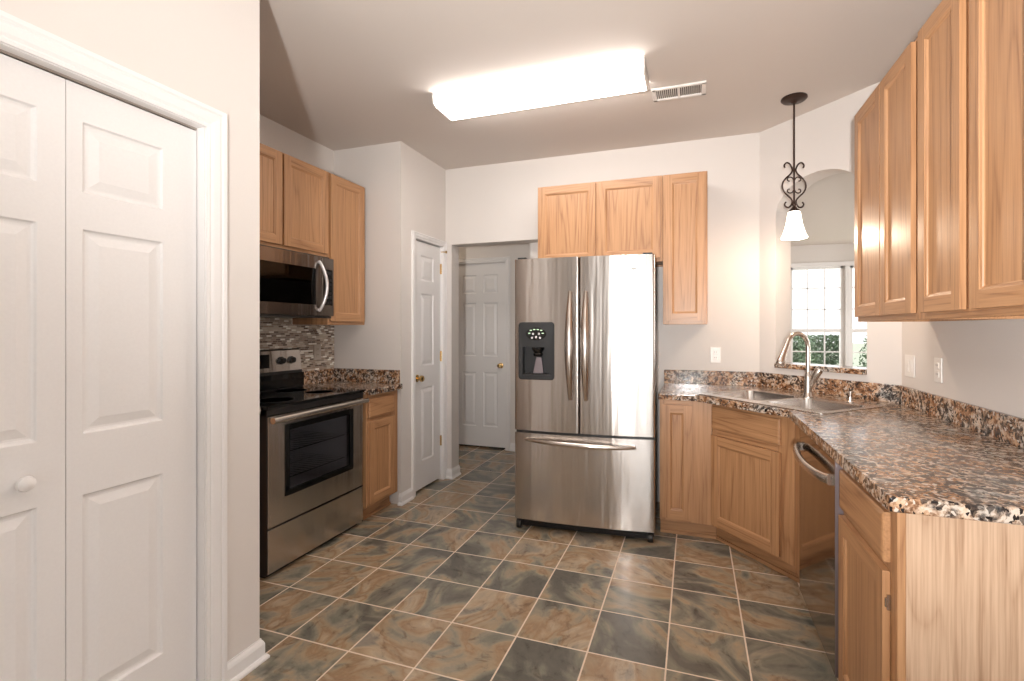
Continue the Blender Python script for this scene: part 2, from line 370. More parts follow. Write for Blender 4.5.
# dining room beyond
m = MB(); m.box(.42, .54, 4.0, 9.25, 0, H); struct('wall_dining_left', m, W)
WZ0, WZ1 = .22, 2.37
wins = [(1.575, 2.355), (2.46, 3.24), (3.345, 4.125)]
m = MB(); m.box(.42, 1.535, 9.25, 9.40, 0, H); m.box(4.165, 5.1, 9.25, 9.40, 0, H); m.box(1.535, 4.165, 9.25, 9.40, WZ1 + .04, H); m.box(1.535, 4.165, 9.25, 9.40, 0, WZ0 - .04)
struct('wall_dining_back', m, W)
m = MB(); m.box(4.7, 4.82, 1.38, 5, 0, H); m.box(4.7, 4.82, 8, 9.25, 0, H); m.box(4.7, 4.82, 5, 8, 0, .4); m.box(4.7, 4.82, 5, 8, 2.35, H); struct('wall_dining_right', m, W)
m = MB(); m.box(XR + .16, 4.7, 1.38, 1.5, 0, H); struct('wall_nook', m, W)
# breakfast area behind the camera
m = MB(); m.box(4.5, 4.62, -4.5, -2.6, 0, H); m.box(4.5, 4.62, 0, 1.38, 0, H); m.box(4.5, 4.62, -2.6, 0, 0, .4); m.box(4.5, 4.62, -2.6, 0, 2.35, H); struct('wall_breakfast_side', m, W)
m = MB(); m.box(XC - .115, .53, -4.62, -4.5, 0, H); m.box(2.9, 4.62, -4.62, -4.5, 0, H); m.box(.53, 2.9, -4.62, -4.5, 2.35, H); m.box(.53, 2.9, -4.62, -4.5, 0, .3); struct('wall_rear', m, W)

# ------------------------------------------------------------------ windows
def window(name, x0, x1, z0, z1, cols, rows, loc, rz, sash=True):
    # frame in local x/z, glass pane and muntins
    m = MB(); f = .035
    m.box(x0 - .03, x0 + f, -.02, .06, z0 - .03, z1 + .03); m.box(x1 - f, x1 + .03, -.02, .06, z0 - .03, z1 + .03)
    m.box(x0, x1, -.02, .06, z1 - f, z1 + .03); m.box(x0, x1, -.02, .06, z0 - .03, z0 + f)
    zm = (z0 + z1) / 2
    if sash: m.box(x0, x1, -.012, .05, zm - .028, zm + .028)
    for i in range(1, cols): x = x0 + (x1 - x0) * i / cols; m.box(x - .009, x + .009, 0, .025, z0, z1)
    for i in range(1, rows):
        z = z0 + (z1 - z0) * i / rows
        if abs(z - zm) > .05: m.box(x0, x1, 0, .025, z - .009, z + .009)
    o = struct(name, m, M['trim']); o.location = loc; o.rotation_euler = (0, 0, rz)
    g = MB(); g.box(x0 + .02, x1 - .02, .028, .032, z0 + .02, z1 - .02); p = g.build('pane', M['glass'], o); p['kind'] = 'structure'
    return o
k = 1
for a, b in wins: window('window_%d' % k, a, b, WZ0, WZ1, 3, 6, (0, 9.28, 0), 0); k += 1
for a, b in ((.56, 1.66), (1.72, 2.86)): window('window_%d' % k, a, b, .34, 2.31, 3, 4, (0, -4.55, 0), PI if False else 0); k += 1
for a, b in ((-2.56, -1.33), (-1.27, -.04)): window('window_%d' % k, a, b, .44, 2.31, 3, 4, (4.55, 0, 0), PI / 2); k += 1  # unseen side windows, added to let fill light in from the right
for a, b in ((5.04, 6.46), (6.54, 7.96)): window('window_%d' % k, a, b, .44, 2.31, 3, 4, (4.75, 0, 0), PI / 2); k += 1  # unseen dining side windows, added to brighten that room
m = MB()
m.box(1.5, 1.56, 9.215, 9.25, WZ0, WZ1 + .0); m.box(4.14, 4.2, 9.215, 9.25, WZ0, WZ1); m.box(1.47, 4.23, 9.21, 9.25, WZ1, WZ1 + .07); m.box(1.45, 4.25, 9.17, 9.25, WZ0 - .09, WZ0 - .03)
for (a, b), (c_, d_) in zip(wins, wins[1:]): m.box(b + .025, c_ - .025, 9.22, 9.33, WZ0, WZ1)
struct('trim_1', m, M['trim'], .003)

# ------------------------------------------------------------------ white doors
PANZ = ((.24, .842), (1.02, 1.614), (1.722, 1.926))
def paneled(m, x0, x1, z0, z1, panels, yf, yb, prof, mi=0, stile_mi=None, rail_mi=None):
    """slab whose front (y=yf, facing -y) carries moulded panels; panels = list of (x0,x1,z0,z1); prof = [(inset, depth)...]"""
    sm_ = mi if stile_mi is None else stile_mi; rm = mi if rail_mi is None else rail_mi
    xs = sorted(set([x0, x1] + [p[0] for p in panels] + [p[1] for p in panels])); zs = sorted(set([z0, z1] + [p[2] for p in panels] + [p[3] for p in panels]))
    for i in range(len(xs) - 1):
        for j in range(len(zs) - 1):
            cx, cz = (xs[i] + xs[i + 1]) / 2, (zs[j] + zs[j + 1]) / 2
            if any(p[0] < cx < p[1] and p[2] < cz < p[3] for p in panels): continue
            outer = i == 0 or i == len(xs) - 2
            m.quad((xs[i], yf, zs[j]), (xs[i + 1], yf, zs[j]), (xs[i + 1], yf, zs[j + 1]), (xs[i], yf, zs[j + 1]), sm_ if outer else rm)
    for p in panels:
        def ring(ins, d): return [(p[0] + ins, yf + d, p[2] + ins), (p[1] - ins, yf + d, p[2] + ins), (p[1] - ins, yf + d, p[3] - ins), (p[0] + ins, yf + d, p[3] - ins)]
        pr = ring(0, 0)
        for ins, d in prof:
            q = ring(ins, d)
            for e in range(4): m.quad(pr[e], pr[(e + 1) % 4], q[(e + 1) % 4], q[e], (rm, sm_, rm, sm_)[e])
            pr = q
        m.quad(*pr, sm_)
    m.quad((x0, yf, z0), (x1, yf, z0), (x1, yb, z0), (x0, yb, z0), rm); m.quad((x0, yf, z1), (x1, yf, z1), (x1, yb, z1), (x0, yb, z1), rm)
    m.quad((x0, yf, z0), (x0, yf, z1), (x0, yb, z1), (x0, yb, z0), sm_); m.quad((x1, yf, z0), (x1, yf, z1), (x1, yb, z1), (x1, yb, z0), sm_)
    m.quad((x0, yb, z0), (x1, yb, z0), (x1, yb, z1), (x0, yb, z1), sm_)
DPROF = [(.004, .007), (.010, .009), (.016, .009), (.042, .002)]
def st_empty(name, loc, rz):
    o = bpy.data.objects.new(name, None); C.objects.link(o); o.location = loc; o.rotation_euler = (0, 0, rz); o['kind'] = 'structure'; return o
def knob(parent, x, y, z, mat, r=.026, stem=.03, rose=.03, name='door_knob'):
    m = MB()
    if rose: m.lathe([(rose, 0), (rose, -.004), (rose * .8, -.009), (.011, -.011)], (x, y, z), 'y')
    m.lathe([(.009, 0), (.008, -stem * .7), (r * .55, -stem * .85), (r * .95, -stem * 1.2), (r, -stem * 1.5), (r * .88, -stem * 1.85), (r * .5, -stem * 2.08), (0.0001, -stem * 2.15)], (x, y, z), 'y')
    return m.build(name, mat, parent)

# closet bifold (faces +X: local x -> +Y, local y -> -X)
d1 = st_empty('door_1', (-1.68, 0, 0), PI / 2)
lw = .3785
for i in range(4):
    a = CY1 - .004 - lw * (i + 1) + .001; b = a + lw - .002
    m = MB(); paneled(m, a, b, .012, 2.03, [(a + .0395, b - .1145, z0, z1) if i % 2 == 0 else (a + .0915, b - .0625, z0, z1) for z0, z1 in PANZ], 0, .034, DPROF)
    lf = m.build('bifold_leaf', M['door'], d1, .0012); lf['kind'] = 'structure'
    if i in (1, 2): knob(lf, .772 if i == 1 else .772 - .58, 0, .919, M['door'], r=.021, stem=.017, rose=0, name='knob')
m = MB(); m.box(CY0, CY1, .0, .03, 2.034, 2.043); m.build('track', M['nickel'], d1)

def casing(name, y0, y1, zt, wd, th, loc, rz, jamb=.115, z0=0.0, sides=(1, 1)):
    # local: opening from x=y0..y1, wall face at y=0, moulding in front (-y), jamb behind
    m = MB()
    prof = [(0, 0), (.0, -th * .55), (wd * .12, -th * .7), (wd * .2, -th * .6), (wd * .32, -th * .85), (wd * .62, -th), (wd * .72, -th * .8), (wd * .8, -th * 1.05), (wd * .97, -th * 1.05), (wd, -th * .8), (wd, 0)]
    def run(s, x):
        for (a, p), (b, q) in zip(prof, prof[1:]):
            m.quad((x + s * a, p, z0), (x + s * b, q, z0), (x + s * b, q, zt + b), (x + s * a, p, zt + a))
        m.add([(x + s * a, p, z0) for a, p in prof], [list(range(len(prof)))])
    if sides[0]: run(-1, y0)
    if sides[1]: run(1, y1)
    for (a, p), (b, q) in zip(prof, prof[1:]):
        xl0, xl1 = (y0 - a, y0 - b) if sides[0] else (y0, y0); xr0, xr1 = (y1 + a, y1 + b) if sides[1] else (y1, y1)
        m.quad((xl0, p, zt + a), (xr0, p, zt + a), (xr1, q, zt + b), (xl1, q, zt + b))
    m.box(y0 - .012, y0 + .002, 0, jamb, z0, zt); m.box(y1 - .002, y1 + .012, 0, jamb, z0, zt); m.box(y0, y1, 0, jamb, zt - .002, zt + .012)
    o = struct(name, m, M['trim']); o.location = loc; o.rotation_euler = (0, 0, rz); return o
casing('trim_2', CY0, CY1, CZ - .002, .075, .017, (XC, 0, 0), PI / 2)
casing('trim_3', PY0, PY1, PZ, .05, .016, (XP, 0, 0), PI / 2, jamb=.1)
casing('trim_4', -2.575, -1.945, 2.055, .055, .016, (0, 4.9, 0), 0, jamb=.1)

# pantry door, single column of panels, faces +X
d2 = st_empty('door_2', (XP - .02, 0, 0), PI / 2)
m = MB(); paneled(m, PY0 + .004, PY1 - .004, .02, 2.036, [(3.445, 3.645, a, b) for a, b in PANZ], 0, .035, DPROF); s = m.build('door_slab', M['door'], d2, .001); s['kind'] = 'structure'
knob(d2, 3.385, 0, .925, M['brass'])
for z in (.344, 1.085, 1.85):
    m = MB(); m.tube([(3.768, -.006, z - .045), (3.768, -.006, z + .045)], .0065, 10); m.box(3.757, 3.768, -.003, .0, z - .044, z + .044); m.build('hinge', M['brass'], d2)
m = MB(); m.tube([(3.768, -.006, 2.0), (3.768, -.03, 2.0), (3.755, -.06, 1.995)], .005, 8); m.lathe([(.011, 0), (.012, -.008), (.0001, -.012)], (3.755, -.058, 1.995), 'y'); m.build('door_stop', M['brass'], d2)
# hall door, six panels, faces -Y
d3 = st_empty('door_3', (0, 4.915, 0), 0)
m = MB(); paneled(m, -2.572, -1.948, .02, 2.052, [(xa, xb, a, b) for a, b in PANZ for xa, xb in ((-2.475, -2.305), (-2.215, -2.045))], 0, .035, DPROF); s = m.build('door_slab', M['door'], d3, .001); s['kind'] = 'structure'
knob(d3, -2.005, 0, .92, M['brass'])
m = MB(); m.box(-2.6, -1.92, 4.96, 5.05, 0, 2.1); struct('wall_behind_hall_door', m, M['shade_dark'])  # backing coloured dark in place of the shade behind the door

# baseboards
def baseboard(name, pts, h=.085, th=.014):
    """pts: floor polyline, room on the right-hand side of the direction"""
    m = MB(); prof = [(0, 0), (th + .012, 0), (th + .012, .008), (th + .006, .017), (th, .019), (th, h * .72), (th * .75, h * .84), (th * .35, h * .94), (th * .3, h), (0, h)]
    P = [Vector((p[0], p[1])) for p in pts]; nrm = []
    for i in range(len(P)):
        ds = []
        if i > 0: ds.append((P[i] - P[i - 1]).normalized())
        if i < len(P) - 1: ds.append((P[i + 1] - P[i]).normalized())
        ns = [Vector((d.y, -d.x)) for d in ds]; n = sum(ns, Vector((0, 0)))
        n = n.normalized() / max(.3, n.normalized().dot(ns[0])); nrm.append(n)
    rings = [[(P[i].x + nrm[i].x * a, P[i].y + nrm[i].y * a, z) for a, z in prof] for i in range(len(P))]
    for r0, r1 in zip(rings, rings[1:]):
        for k_ in range(len(prof) - 1): m.quad(r0[k_], r0[k_ + 1], r1[k_ + 1], r1[k_])
    m.add(rings[0], [list(range(len(prof)))]); m.add(rings[-1], [list(range(len(prof)))])
    return struct(name, m, M['trim'])
baseboard('baseboard_left', [(XC, CY1 + .075), (XC, YC), (XL + .6, YC)])
baseboard('baseboard_pantry', [(XP - .012, YS), (XP, YS), (XP, PY0 - .05)])
baseboard('baseboard_back', [(XP + .018, YB), (OX0, YB), (OX0, YB + .138)])
baseboard('baseboard_hall', [(-1.885, 4.9), (-1.345, 4.9)])
baseboard('baseboard_hall_left', [(-3.28, 4.9), (-2.64, 4.9)])

# ================================================================== cabinets
CPROF = [(.0015, .003), (.006, .004), (.008, .0095), (.012, .0105)]
FT = .019
def cab_door(parent, x0, x1, z0, z1, fw=.052, hinge=None):
    m = MB(); paneled(m, x0, x1, z0, z1, [(x0 + fw, x1 - fw, z0 + fw, z1 - fw)], -FT, -.0005, CPROF, 0, 0, 1)
    d = m.build('door', OAK, parent, .003, 2)
    if hinge:
        hx = x0 if hinge == 'l' else x1
        s = 1 if hinge == 'r' else -1
        for z in (z0 + .08, z1 - .08):
            h = MB(); h.box(hx + .0005 * s, hx + .005 * s, -.010, -.001, z - .02, z + .02); h.tube([(hx + .0035 * s, -.012, z - .012), (hx + .0035 * s, -.012, z + .012)], .0028, 8); h.build('hinge', M['nickel'], d)
    return d
def drawer_front(parent, x0, x1, z0, z1):
    m = MB(); e = .012
    y = -FT
    ring = [[(x0, -.0005, z0), (x1, -.0005, z0), (x1, -.0005, z1), (x0, -.0005, z1)], [(x0, y + .006, z0), (x1, y + .006, z0), (x1, y + .006, z1), (x0, y + .006, z1)],
            [(x0 + .004, y + .002, z0 + .004), (x1 - .004, y + .002, z0 + .004), (x1 - .004, y + .002, z1 - .004), (x0 + .004, y + .002, z1 - .004)],
            [(x0 + e, y, z0 + e), (x1 - e, y, z0 + e), (x1 - e, y, z1 - e), (x0 + e, y, z1 - e)]]
    for a, b in zip(ring, ring[1:]):
        for k_ in range(4): m.quad(a[k_], a[(k_ + 1) % 4], b[(k_ + 1) % 4], b[k_])
    m.quad(*ring[-1]); m.quad(*ring[0])
    return m.build('drawer_front', M['oak_h'], parent)
def wall_cabinet(name, label, loc, rz, wd, z0, z1, depth, doors, side_l=.03, group=None, hinge=False):
    t = thing(name, label, 'wall cabinet', loc, rz, 'oak wall cabinets'); hh = z1 - z0
    m = MB()
    m.box(.016, wd - .016, depth - .008, depth, .0, hh); m.build('back_panel', M['oak_v'], t)
    for xa in (0, wd - .016): m = MB(); m.box(xa, xa + .016, FT, depth, 0, hh); m.build('side_panel', M['oak_v'], t)
    for zz in (.012, hh - .016, hh * .5): m = MB(); m.box(.016, wd - .016, FT, depth - .008, zz, zz + .016); m.build('shelf_board', M['oak_in'], t)
    m = MB(); sw = .038
    m.box(0, sw, 0, FT, 0, hh, 0); m.box(wd - sw, wd, 0, FT, 0, hh, 0)
    m.box(sw, wd - sw, 0, FT, 0, sw, 1); m.box(sw, wd - sw, 0, FT, hh - sw, hh, 1)
    for a, b in zip(doors, doors[1:]):
        if b[0] - a[1] > .0: m.box(a[1] - .015, b[0] + .015, 0.0002, FT, sw, hh - sw, 0)
    m.build('face_frame', OAK, t, .0012)
    for a, b in doors: cab_door(t, a, b, .024, hh - .012)
    return t
def base_cabinet(name, label, loc, rz, wd, depth, doors, drawers, stiles=((0, .038),), top=.874, kick=.105, kick_rec=.07, end=None, hinge=None, rtop=None, kext=(0, 0)):
    t = thing(name, label, 'base cabinet', loc, rz, 'oak base cabinets')
    m = MB(); m.box(0, .016, FT, depth, kick, rtop or top)
    m.build('side_panel', M['oak_v'], t)
    m = MB(); m.box(wd - .016, wd, FT, depth, kick if not end else 0.0, rtop or top); m.build('side_panel', M['oak_panel'] if end else M['oak_v'], t)
    m = MB(); m.box(.016, wd - .016, FT, depth, kick, kick + .016); m.build('shelf_board', M['oak_in'], t)
    m = MB(); m.box(kext[0], (wd if not end else wd - .016) + kext[1], kick_rec, kick_rec + .016, 0, kick, 0); m.box(kext[0], (wd if not end else wd - .016) + kext[1], kick_rec - .01, kick_rec, 0, .02, 0); m.build('toe_kick', [M['oak_h']], t)
    m = MB()
    for a, b in stiles: m.box(a, b, 0, FT, kick, top, 0)
    m.box(stiles[0][1], stiles[-1][0], 0, FT, top - .038, top, 1); m.box(stiles[0][1], stiles[-1][0], 0, FT, kick, kick + .03, 1)
    if drawers: m.box(stiles[0][1], stiles[-1][0], 0, FT, .672, .722, 1)
    m.build('face_frame', OAK, t, .0012)
    for a, b, z0, z1 in doors: cab_door(t, a, b, z0, z1, hinge=hinge)
    for a, b, z0, z1 in drawers: drawer_front(t, a, b, z0, z1)
    return t
LR, RR = PI / 2, -PI / 2
# --- left wall uppers (local x -> +Y, local y -> -X)
wall_cabinet('wall_cabinet', 'short oak wall cabinet with two doors directly above the microwave', (-2.40, 1.945, 1.815), LR, .765, 1.815, 2.412, .31, [(.012, .362), (.376, .752)])
wall_cabinet('wall_cabinet', 'tall single-door oak wall cabinet right of the microwave, beside the pantry wall', (-2.40, 2.712, 1.355), LR, .396, 1.355, 2.412, .31, [(.012, .372)])
# --- back wall uppers
wall_cabinet('wall_cabinet', 'two-door oak wall cabinet above the refrigerator', (-1.125, 3.5, 1.80), 0, .92, 1.80, 2.402, .32, [(.012, .447), (.468, .905)])
wall_cabinet('wall_cabinet', 'narrow tall oak wall cabinet right of the refrigerator on the back wall', (-.203, 3.5, 1.357), 0, .293, 1.357, 2.402, .32, [(.012, .278)])
# --- right wall uppers (local x -> -Y, local y -> +X)
wall_cabinet('wall_cabinet', 'tall two-door oak wall cabinet on the right wall, nearest the pendant and window', (.79, 2.85, 1.36), RR, .712, 1.36, 2.412, .30, [(.015, .358), (.368, .682)])
wall_cabinet('wall_cabinet', 'tall oak wall cabinet on the right wall nearest the camera, cut by the frame', (.79, 2.137, 1.36), RR, .70, 1.36, 2.412, .30, [(.028, .318), (.372, .675)])
# --- left wall base
base_cabinet('base_cabinet', 'oak base cabinet with drawer and one door between range and pantry wall', (-2.105, 2.745, 0), LR, .363, .60, [(.012, .30, .125, .69)], [(.012, .30, .715, .845)], stiles=((0, .038), (.275, .363)))
base_cabinet('base_cabinet', 'oak base cabinet left of the range, mostly hidden behind the closet wall end', (-2.19, 1.51, 0), LR, .435, .51, [(.012, .42, .125, .69)], [(.012, .42, .715, .845)], stiles=((0, .038), (.397, .435)))
# --- back wall base, sink base, end base
base_cabinet('base_cabinet', 'narrow oak base cabinet with a full-height door beside the refrigerator', (-.205, 3.19, 0), 0, .312, .62, [(.014, .196, .128, .845)], [], stiles=((0, .038), (.178, .312)), rtop=.72, kext=(0, .03))
A = Vector((.108, 3.19)); B = Vector((.49, 2.775)); ang = math.atan2(B.y - A.y, B.x - A.x); sl = (B - A).length
base_cabinet('sink_base_cabinet', 'angled corner oak sink cabinet with false drawer front over one door', (A.x, A.y, 0), ang, sl, .45, [(.012, sl - .075, .125, .672)], [(.012, sl - .075, .712, .85)], stiles=((0, .038), (sl - .10, sl)), rtop=.72, kext=(-.032, .03))
sb = bpy.data.objects['sink_base_cabinet']
m = MB(); m.box(.49, .506, 2.528, 2.775, .105, .874); f_ = m.build('filler_strip', M['oak_v'], sb); f_.matrix_parent_inverse = (Matrix.Translation((A.x, A.y, 0)) @ Matrix.Rotation(ang, 4, 'Z')).inverted()
base_cabinet('base_cabinet', 'oak base cabinet at the counter end with light oak end panel facing the camera', (.49, 1.92, 0), RR, .462, .60, [(.014, .42, .12, .688)], [(.014, .42, .712, .843)], stiles=((0, .038), (.40, .462)), end=True, hinge='r')

# ================================================================== countertops
def top_mesh(outer, hole, z0, z1, name, parent, bev=.006):
    me = bpy.data.meshes.new(name); bm = bmesh.new(); es = []
    for loop in ([outer] + ([hole] if hole else [])):
        vs = [bm.verts.new((x, y, z1)) for x, y in loop]; es += [bm.edges.new((vs[i], vs[(i + 1) % len(vs)])) for i in range(len(vs))]
    bmesh.ops.triangle_fill(bm, use_beauty=True, use_dissolve=False, edges=es)
    r = bmesh.ops.extrude_face_region(bm, geom=list(bm.faces)); bmesh.ops.translate(bm, vec=(0, 0, z0 - z1), verts=[g for g in r['geom'] if isinstance(g, bmesh.types.BMVert)])
    bmesh.ops.recalc_face_normals(bm, faces=bm.faces); bm.to_mesh(me); bm.free(); me.materials.append(M['granite'])
    o = bpy.data.objects.new(name, me); C.objects.link(o); o.parent = parent
    b = o.modifiers.new('bevel', 'BEVEL'); b.width = bev; b.segments = 3; b.limit_method = 'ANGLE'; b.angle_limit = math.radians(40)
    return o
CZ0, CZ1 = .875, .914
g = .002
# sink frame: centre on the diagonal, local u along (1,-1)/r2, v along (1,1)/r2
UN, VN = Vector((1, -1)) / r2, Vector((1, 1)) / r2
SC = Vector((.486, 3.108))
SU, SV = .405, .262
def sk(u, v): p = SC + UN * u + VN * v; return (p.x, p.y)
hole = [sk(-SU + .02, -SV + .02), sk(SU - .02, -SV + .02), sk(SU - .02, SV - .02), sk(-SU + .02, SV - .02)]
ct = thing('countertop', 'mottled brown and black laminate countertop wrapping the sink corner along the right wall', 'countertop', (0, 0, 0))
ce = .022
top_mesh([(-.213, YB - g), (-.213, 3.165), (.012, 3.165), (.455, 2.722), (.455, 1.40), (XR - g, 1.40), (XR - g, DS - XR - g * 1.5), (cb - g, YB - g)], hole, CZ0, CZ1, 'top_slab', ct)
m = MB()
bt = .02
m.prism([(-.213, YB - g), (-.213, YB - bt), (cb - bt * .41, YB - bt), (XR - bt, DS - XR - bt * .41), (XR - bt, 1.40), (XR - g, 1.40), (XR - g, DS - XR - g), (cb - g * .5, YB - g)], CZ1 - .001, 1.014)
m.build('backsplash', M['granite'], ct, .004, 2)
cl = thing('countertop', 'small mottled laminate countertop between the range and the pantry wall', 'countertop')
top_mesh([(XL + g, 2.742), (-2.062, 2.742), (-2.062, YS - .022), (-2.075, YS - g), (XL + g, YS - g)], None, CZ0, CZ1, 'top_slab', cl)
m = MB(); m.prism([(XL + g, 2.742), (XL + bt, 2.742), (XL + bt, YS - bt), (-2.095, YS - bt), (-2.095, YS - g), (XL + g, YS - g)], CZ1 - .001, 1.014); m.build('backsplash', M['granite'], cl, .004, 2)
cl2 = thing('countertop', 'sliver of mottled laminate countertop left of the range behind the closet wall', 'countertop')
top_mesh([(XL + g, 1.485), (-2.150, 1.485), (-2.150, 1.948), (XL + g, 1.948)], None, CZ0, CZ1, 'top_slab', cl2)
m = MB(); m.box(XL + g, XL + bt, 1.485, 1.948, CZ1 - .001, 1.014); m.build('backsplash', M['granite'], cl2, .004, 2)
# mosaic on the left wall
m = MB(); m.prism([(0, -.0005), (YS - .004 - 1.485, -.0005), (YS - .004 - 1.485, .339), (2.700 - 1.485, .339), (2.700 - 1.485, .392), (0, .392)], 0, .007, 'y')
o = m.build('mosaic_backsplash', M['mosaic'], None); o.location = (XL + .009, 1.485, 1.0142); o.rotation_euler = (0, 0, PI / 2)
tag(o, 'glass and stone mosaic tile backsplash behind the range', 'backsplash')
# pass-through ledge
m = MB(); m.box(U0 + .002, U1 - .002, -.022, .175, SZ, SZ + .032)
o = m.build('window_ledge', M['granite'], None, .005, 3); o.location = (cb, YB, 0); o.rotation_euler = (0, 0, -PI / 4)
tag(o, 'mottled laminate ledge in the arched pass-through above the sink', 'ledge')

# ================================================================== sink, faucet
sink = thing('kitchen_sink', 'stainless steel double-bowl sink set in the corner countertop', 'sink', (SC.x, SC.y, CZ1), -PI / 4)
def bowl(cx, wx, cy, wy, depth, name):
    m = MB(); n = 6; rc = .05
    def rr(hw, hh, r, z):
        pts = []
        for (sx, sy, a0) in ((1, 1, 0), (-1, 1, PI / 2), (-1, -1, PI), (1, -1, 1.5 * PI)):
            for k_ in range(n + 1):
                a = a0 + PI / 2 * k_ / n; pts.append((cx + sx * (hw - r) + r * math.cos(a), cy + sy * (hh - r) + r * math.sin(a), z))
        return pts
    rings = [rr(wx, wy, rc, .004), rr(wx - .004, wy - .004, rc, -.01), rr(wx - .012, wy - .012, rc, -depth + .04), rr(wx - .03, wy - .03, rc, -depth + .008), rr(wx - .06, wy - .06, rc, -depth)]
    N = len(rings[0])
    for a, b in zip(rings, rings[1:]): m.add(a + b, [(i, (i + 1) % N, N + (i + 1) % N, N + i) for i in range(N)], 0, True)
    m.add(rings[-1], [list(range(N))], 0, True)
    o = m.build(name, M['sink_steel'], sink)
    d = MB(); d.lathe([(.055, 0), (.052, .003), (.03, .002), (.028, -.006), (.0001, -.006)], (cx, cy, -depth + .0005)); d.build('drain', M['chrome'], o)
    return rings[0]
bw = .18
r1 = bowl(-.193, bw, -.004, .180, .17, 'bowl'); r2_ = bowl(.193, bw, -.004, .180, .17, 'bowl')
me = bpy.data.meshes.new('rim'); bm = bmesh.new(); es = []
def outer_loop(hw, hh, r, z, n=6):
    pts = []
    for (sx, sy, a0) in ((1, 1, 0), (-1, 1, PI / 2), (-1, -1, PI), (1, -1, 1.5 * PI)):
        for k_ in range(n + 1):
            a = a0 + PI / 2 * k_ / n; pts.append((sx * (hw - r) + r * math.cos(a), sy * (hh - r) + r * math.sin(a), z))
    return pts
for loop in (outer_loop(SU, SV, .03, .0045), r1, r2_):
    vs = [bm.verts.new((p[0], p[1], .0045)) for p in loop]; es += [bm.edges.new((vs[i], vs[(i + 1) % len(vs)])) for i in range(len(vs))]
bmesh.ops.triangle_fill(bm, use_beauty=True, edges=es)
r = bmesh.ops.extrude_face_region(bm, geom=list(bm.faces)); bmesh.ops.translate(bm, vec=(0, 0, -.0035), verts=[q for q in r['geom'] if isinstance(q, bmesh.types.BMVert)])
bmesh.ops.recalc_face_normals(bm, faces=bm.faces); bm.to_mesh(me); bm.free(); me.materials.append(M['sink_steel'])
o = bpy.data.objects.new('rim', me); C.objects.link(o); o.parent = sink
b = o.modifiers.new('bevel', 'BEVEL'); b.width = .0015; b.segments = 2

# faucet: base at the rear ledge of the sink
FB = SC + UN * .012 + VN * .214
fct = thing('faucet', 'brushed nickel gooseneck pull-down kitchen faucet behind the sink', 'faucet', (FB.x, FB.y, CZ1 + .0045), 0)
m = MB(); m.lathe([(.030, 0), (.030, .006), (.026, .012), (.022, .04), (.021, .10), (.018, .125), (.0125, .15)], seg=24); m.build('base', M['nickel'], fct)
fdir = Vector((-.80, -.60, 0)).normalized()
pts = [Vector((0, 0, .14)), Vector((0, 0, .22)), Vector((0, 0, .298))]
R_ = .080
for k_ in range(1, 15):
    a = PI * k_ / 14 * .93; pts.append(Vector((0, 0, .298)) + fdir * (R_ - R_ * math.cos(a)) + Vector((0, 0, R_ * math.sin(a))))
m = MB(); m.tube(pts, .0125, 16); m.build('spout', M['nickel'], fct)
e_ = pts[-1]; dn = (pts[-1] - pts[-2]).normalized()
dn2 = (dn + fdir * .12).normalized()
m = MB(); m.tube([e_ - dn * .004, e_ + dn2 * .02, e_ + dn2 * .06, e_ + dn2 * .10, e_ + dn2 * .125, e_ + dn2 * .13], [.0135, .0145, .0175, .0225, .0245, .022], 18); m.build('spray_head', M['nickel'], fct)
hd = Vector((.42, -.20, .95)).normalized()
m = MB(); hb = Vector((.004, -.002, .055)); m.tube([hb, hb + hd * .05, hb + hd * .08, hb + hd * .115, hb + hd * .128], [.014, .018, .0205, .0235, .020], 16); m.build('handle', M['nickel'], fct)
# soap dispenser
SB = SC + UN * .255 + VN * .215
sd = thing('soap_dispenser', 'small brushed nickel soap pump on the sink rim right of the faucet', 'soap dispenser', (SB.x, SB.y, CZ1 + .0045))
m = MB(); m.lathe([(.017, 0), (.017, .005), (.011, .010), (.009, .03)]); m.build('base', M['nickel'], sd)
m = MB(); m.lathe([(.006, .03), (.006, .048), (.011, .05), (.011, .062), (.0001, .064)]); m.tube([(0, 0, .057), (-.03, -.03, .057), (-.036, -.036, .05)], .0045, 8); m.build('pump_head', M['nickel'], sd)

